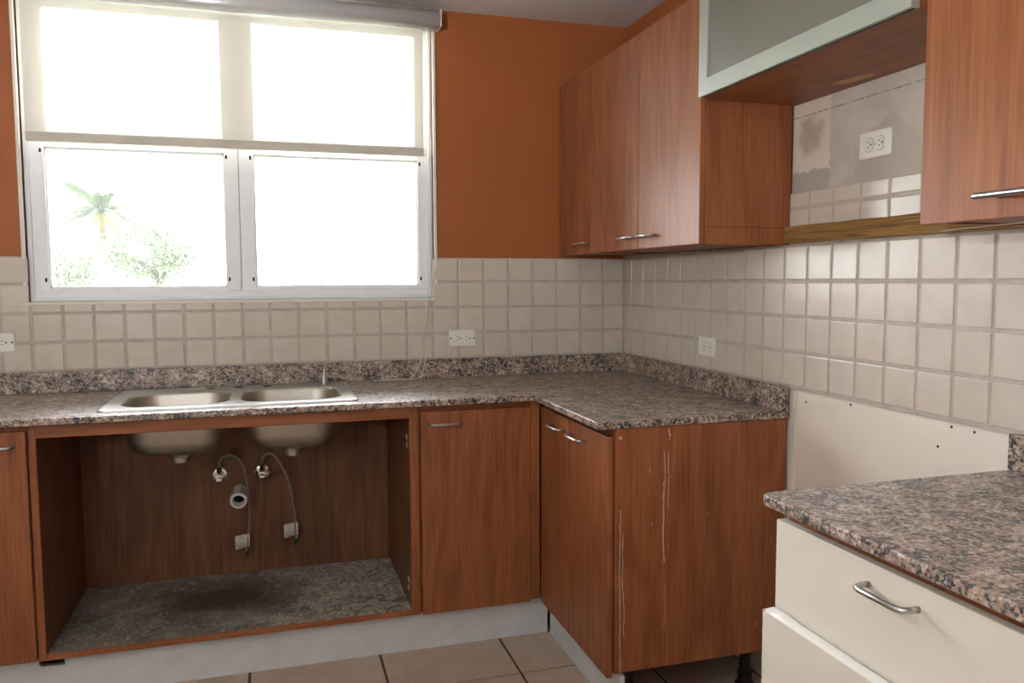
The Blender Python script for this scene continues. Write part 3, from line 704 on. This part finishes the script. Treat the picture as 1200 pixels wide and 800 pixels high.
# ------------------------------------------------------------------ sockets
def socket(name, wall, uc_, zc_, lab, style):
    """horizontal duplex plate; wall 'b' (y) or 'r' (x)"""
    off = -.0102 if name != 'plaster' else -.0008
    base = MB if wall == 'b' else MR
    loc = Vector((uc_, off, zc_)) if wall == 'b' else Vector((off, uc_, zc_))
    t = thing('wall_socket', loc, lab, 'socket', 'white duplex wall sockets')
    def part(pn, bm, mat, parent=t, smooth=False):
        bm.transform(Matrix.Translation(loc) @ base); bmesh.ops.recalc_face_normals(bm, faces=bm.faces); return obj(pn, bm, M[mat], parent, smooth=smooth)
    bm = bmesh.new(); add_box(bm, -.0565, .0565, -.034, .034, 0, .0062, .0035, 2); pl_ = part('cover_plate', bm, 'plastic')
    if style == 'flat':
        bm = bmesh.new(); add_box(bm, -.033, .033, -.0165, .0165, .006, .0078, .0012); part('receptacle', bm, 'plastic')
        for cx in (-.020, .017):
            for a, b, ww, hh in ((0, .0068, .0065, .0022), (0, -.0062, .0065, .0022), (.0125, 0, .0048, .0052)):
                bm = bmesh.new(); add_box(bm, cx+a-ww/2, cx+a+ww/2, b-hh/2, b+hh/2, .0076, .0082); part('slot', bm, 'slot')
        for cx in (-.049, .049):
            bm = bmesh.new(); lathe(bm, (cx, 0, .006), (0, 0, 1), [(0, .0034), (.0008, .003)], 10); part('screw', bm, 'slot')
    else:
        for cx in (-.0195, .0195):
            bm = bmesh.new(); pts = []
            for k in range(24):
                a = 2*PI*k/24; pts.append((cx+max(-.0135, min(.0135, .0172*math.cos(a))), .0172*math.sin(a)))
            f0 = [bm.verts.new((x, y, .0058)) for x, y in pts]; f1 = [bm.verts.new((cx+(x-cx)*.96, y*.96, .0082)) for x, y in pts]
            for k in range(24): bm.faces.new((f0[k], f0[(k+1) % 24], f1[(k+1) % 24], f1[k]))
            bm.faces.new(f1); rc_ = part('receptacle', bm, 'plastic')
            bm = bmesh.new(); add_box(bm, cx-.0152, cx+.0152, -.0188, .0188, .0060, .0064, .0001); 
            bm.free()
            for k, (a, b) in enumerate(((.020, 0),)):
                bm = bmesh.new()
                for q in range(24):
                    a0, a1 = 2*PI*q/24, 2*PI*(q+1)/24
                    pp = []
                    for aa, rr in ((a0, .0172), (a1, .0172), (a1, .0184), (a0, .0184)):
                        pp.append(bm.verts.new((cx+max(-.0135*rr/.0172, min(.0135*rr/.0172, rr*math.cos(aa))), rr*math.sin(aa), .00635)))
                    bm.faces.new(pp)
                bmesh.ops.remove_doubles(bm, verts=bm.verts, dist=1e-6)
                part('gap_ring', bm, 'hose')
            for a, b, ww, hh in ((-.001, .0066, .0068, .002), (-.001, -.0062, .0068, .002), (.0085, 0, .0046, .0046)):
                bm = bmesh.new(); add_box(bm, cx+a-ww/2, cx+a+ww/2, b-hh/2, b+hh/2, .0078, .0086); part('slot', bm, 'slot')
        bm = bmesh.new(); lathe(bm, (0, 0, .006), (0, 0, 1), [(0, .0034), (.0008, .003)], 10); part('screw', bm, 'handle')
    return t
socket('tile', 'b', -.738, 1.044, 'white socket on the window wall tiles right of the beaded chain', 'flat')
socket('tile', 'b', -2.420, 1.070, 'white socket cut by the photo edge, left of the window', 'flat')
socket('tile', 'r', -.720, 1.044, 'white socket on the right wall tiles below the two door wall cabinet', 'round')
socket('plaster', 'r', -1.5145, 1.624, 'white socket on the bare plaster of the hood recess', 'round')

# ------------------------------------------------------------------ near cream drawer unit
du = thing('drawer_unit', (-.3, -2.45, .1), 'cream drawer unit under the near granite worktop, second drawer pulled out', 'drawers')
box('carcass', du, M['wood_z'], -.578, -.012, -3.0, -1.985, .1, ZCT)
d1 = box('drawer_front', du, M['cream_lam'], -.600, -.5815, -2.98, -1.979, .662, .840, .0014, 2)
handle(d1, (-.600, -2.219, .805), (-.600, -2.321, .805), (-1, 0, 0), M['steel'], .0052, .031)
d2 = box('drawer_front', du, M['cream_lam'], -.6265, -.608, -2.98, -1.979, .40, .6715, .0012, 1)
box('drawer_box', d2, M['cream_lam'], -.6078, -.579, -2.96, -2.0, .42, .655, .001)
bm = bmesh.new(); rows = []
for k in range(25):
    u = k/24; y = -1.981-.96*u; lift = .003*math.exp(-((u-.035)/.03)**2)*(1 if u > .01 else .3)
    rows.append([bm.verts.new((-.6262, y, .6716)), bm.verts.new((-.607+.001*math.sin(u*20), y, .6718+.0015+lift*.6)), bm.verts.new((-.6035, y, .6722+.0012+lift))])
for a, b in zip(rows, rows[1:]):
    for i in range(2): bm.faces.new((a[i], b[i], b[i+1], a[i+1]))
o = obj('loose_edge_band', bm, M['plastic'], d2, smooth=True); md = o.modifiers.new('thickness', 'SOLIDIFY'); md.thickness = .0006
box('chipped_corner', d2, M['chip'], -.6268, -.6225, -1.9865, -1.9788, .668, .6722, .0008)
d3 = box('drawer_front', du, M['cream_lam'], -.600, -.5815, -2.98, -1.979, .12, .395, .0014, 2)
handle(d2, (-.6265, -2.43, .62), (-.6265, -2.53, .62), (-1, 0, 0), M['steel'], .0052, .031)

# ------------------------------------------------------------------ fill light added behind the camera: uplighter in place of a ceiling-bounced flash
LAMP_X, LAMP_Y, LAMP_Z, LAMP_W = -2.5, -3.7, 1.50, 1500.0
lm = N('added_fill_bulb'); lm.b.inputs['Emission Color'].default_value = (.93, .975, 1, 1); lm.b.inputs['Emission Strength'].default_value = LAMP_W; lm.fin((240, 238, 232), .5)
cl = thing('added_fill_lamp', (LAMP_X, LAMP_Y, 0), 'added unseen uplighter with an open bowl standing in for bounced flash', 'lamp')
turned('base', cl, M['handle'], (LAMP_X, LAMP_Y, .0005), (0, 0, 1), [(0, .14), (.015, .14), (.025, .03)], 32)
tube('pole', cl, M['handle'], [(LAMP_X, LAMP_Y, .025), (LAMP_X, LAMP_Y, LAMP_Z-.075)], .012, 12)
turned('bowl_shade', cl, M['plastic'], (LAMP_X, LAMP_Y, LAMP_Z), (0, 0, 1), [(-.072, .02), (-.06, .08), (-.03, .13), (0, .155), (0, .150), (-.028, .125), (-.055, .075), (-.064, .02)], 36)
turned('bulb', cl, lm.m, (LAMP_X, LAMP_Y, LAMP_Z), (0, 0, 1), [(.06*math.sin(a), max(.06*math.cos(a), .002)) for a in [(-PI/2+PI*k/10) for k in range(11)]], 18)

# ------------------------------------------------------------------ outside
gm = plain('dry_grass', (96, 110, 70), .9, var=.2, vs=.2)
bm = bmesh.new(); bmesh.ops.create_grid(bm, x_segments=40, y_segments=40, size=300)
for v in bm.verts:
    r = math.hypot(v.co.x, v.co.y); v.co.z = -3.6 + max(0, r-120)*.035*(1+.5*math.sin(v.co.x*.03)+.3*math.sin(v.co.y*.05))
tag(obj('hillside', bm, gm, origin=(0, 0, 0), smooth=True), 'faint green hillside far beyond the window', 'hill', kind='structure')
leaf_m = plain('leaf_green', (58, 74, 46), .6, var=.3, vs=3); frond_m = plain('palm_green', (62, 78, 56), .6, var=.25, vs=3); dead_m = plain('dead_frond', (96, 84, 48), .8, var=.2); bark_m = plain('bark', (60, 56, 52), .9, var=.2)
# palm
pcx = Vector((-9.34, 40, 4.75))
pt = thing('palm_tree', (pcx.x, pcx.y, -3.6), 'pale feathery palm tree seen through the left window pane', 'palm')
tube('trunk', pt, bark_m, [(pcx.x+.3, 40, -3.6), (pcx.x+.2, 40, 0), (pcx.x, 40, 5.0)], [.25, .19, .15], 10)
def frond(az, el, L, mat, droop):
    bm = bmesh.new(); d = Vector((math.cos(az), math.sin(az), 0)); side = Vector((-d.y, d.x, 0)); pts = []
    n = 14
    for k in range(n+1):
        u = k/n; pts.append(pcx + d*L*math.cos(el)*u*(1-.18*u) + Vector((0, 0, 1))*(L*math.sin(el)*u - droop*u*u*L))
    add_tube(bm, pts, [.035*(1-.8*k/n) for k in range(n+1)], 5)
    for k in range(1, n+1):
        t = (pts[k]-pts[k-1]).normalized()
        for s in (-1, 1):
            for q in (.25, .75):
                p = pts[k-1].lerp(pts[k], q); ll = .62*math.sin(PI*min(1, (k+q)/n*.85+.12))+.1
                tip = p + (side*s*.75 + t*.55 + Vector((0, 0, -.45)))*ll; wv = t*.055
                v4 = [bm.verts.new(c) for c in (p-wv, p+wv, p.lerp(tip, .5)+wv*.8+Vector((0, 0, .03)), tip)]
                bm.faces.new((v4[0], v4[1], v4[2])); bm.faces.new((v4[0], v4[2], v4[3]))
    return obj('frond', bm, mat, pt)
for k in range(20): frond(2*PI*k/20+random.random()*.3, random.uniform(-.1, 1.15), random.uniform(3.0, 4.0), frond_m, random.uniform(.35, .7))
for k in range(5): frond(2*PI*k/5+.4, random.uniform(-1.0, -.5), 2.0, dead_m, .5)
# leafy trees
def leafy(x, y, ztop, rx, zlow, lab, nleaf, sd):
    rnd = random.Random(sd)
    t = thing('leafy_tree', (x, y, -3.6), lab, 'tree', 'trees outside the window')
    tube('trunk', t, bark_m, [(x, y, -3.6), (x+.1, y, -1.5), (x, y, zlow+.6)], [.2, .15, .1], 8)
    tips = []
    for k in range(12):
        az = rnd.random()*2*PI; rr = rx*(.35+.6*rnd.random()); zt_ = zlow+.5+(ztop-zlow-.7)*rnd.random()*(1-.4*rr/rx)
        e = Vector((x+math.cos(az)*rr, y+math.sin(az)*rr, zt_)); s = Vector((x, y, zlow-.2+rnd.random()*.6)); m = s.lerp(e, .5)+Vector((0, 0, .3))
        tube('branch', t, bark_m, smooth_path([s, m, e], 4), [.05*(1-.085*i) for i in range(9)], 6); tips += [e, m.lerp(e, .5)]
    bm = bmesh.new()
    for k in range(nleaf):
        c = rnd.choice(tips)+Vector((rnd.gauss(0, .34), rnd.gauss(0, .34), rnd.gauss(0, .26)))
        a = Vector((rnd.gauss(0, 1), rnd.gauss(0, 1), rnd.gauss(0, 1))).normalized()*.075; b = a.cross(Vector((rnd.gauss(0, 1), rnd.gauss(0, 1), rnd.gauss(0, 1)))).normalized()*.04
        bm.faces.new([bm.verts.new(q) for q in (c-a, c-b, c+a, c+b)])
    f = obj('foliage', bm, leaf_m, t); f['kind'] = 'stuff'
leafy(-5.0, 25, 3.7, 1.9, 1.0, 'loose leafy tree right of the palm outside the window', 5200, 3)
leafy(-9.45, 32, 3.3, 2.0, .5, 'low bushy tree left of the palm outside the window', 4600, 5)
leafy(1.2, 60, 2.6, 3.0, 0.2, 'distant faint tree low in the right window pane', 1500, 9)
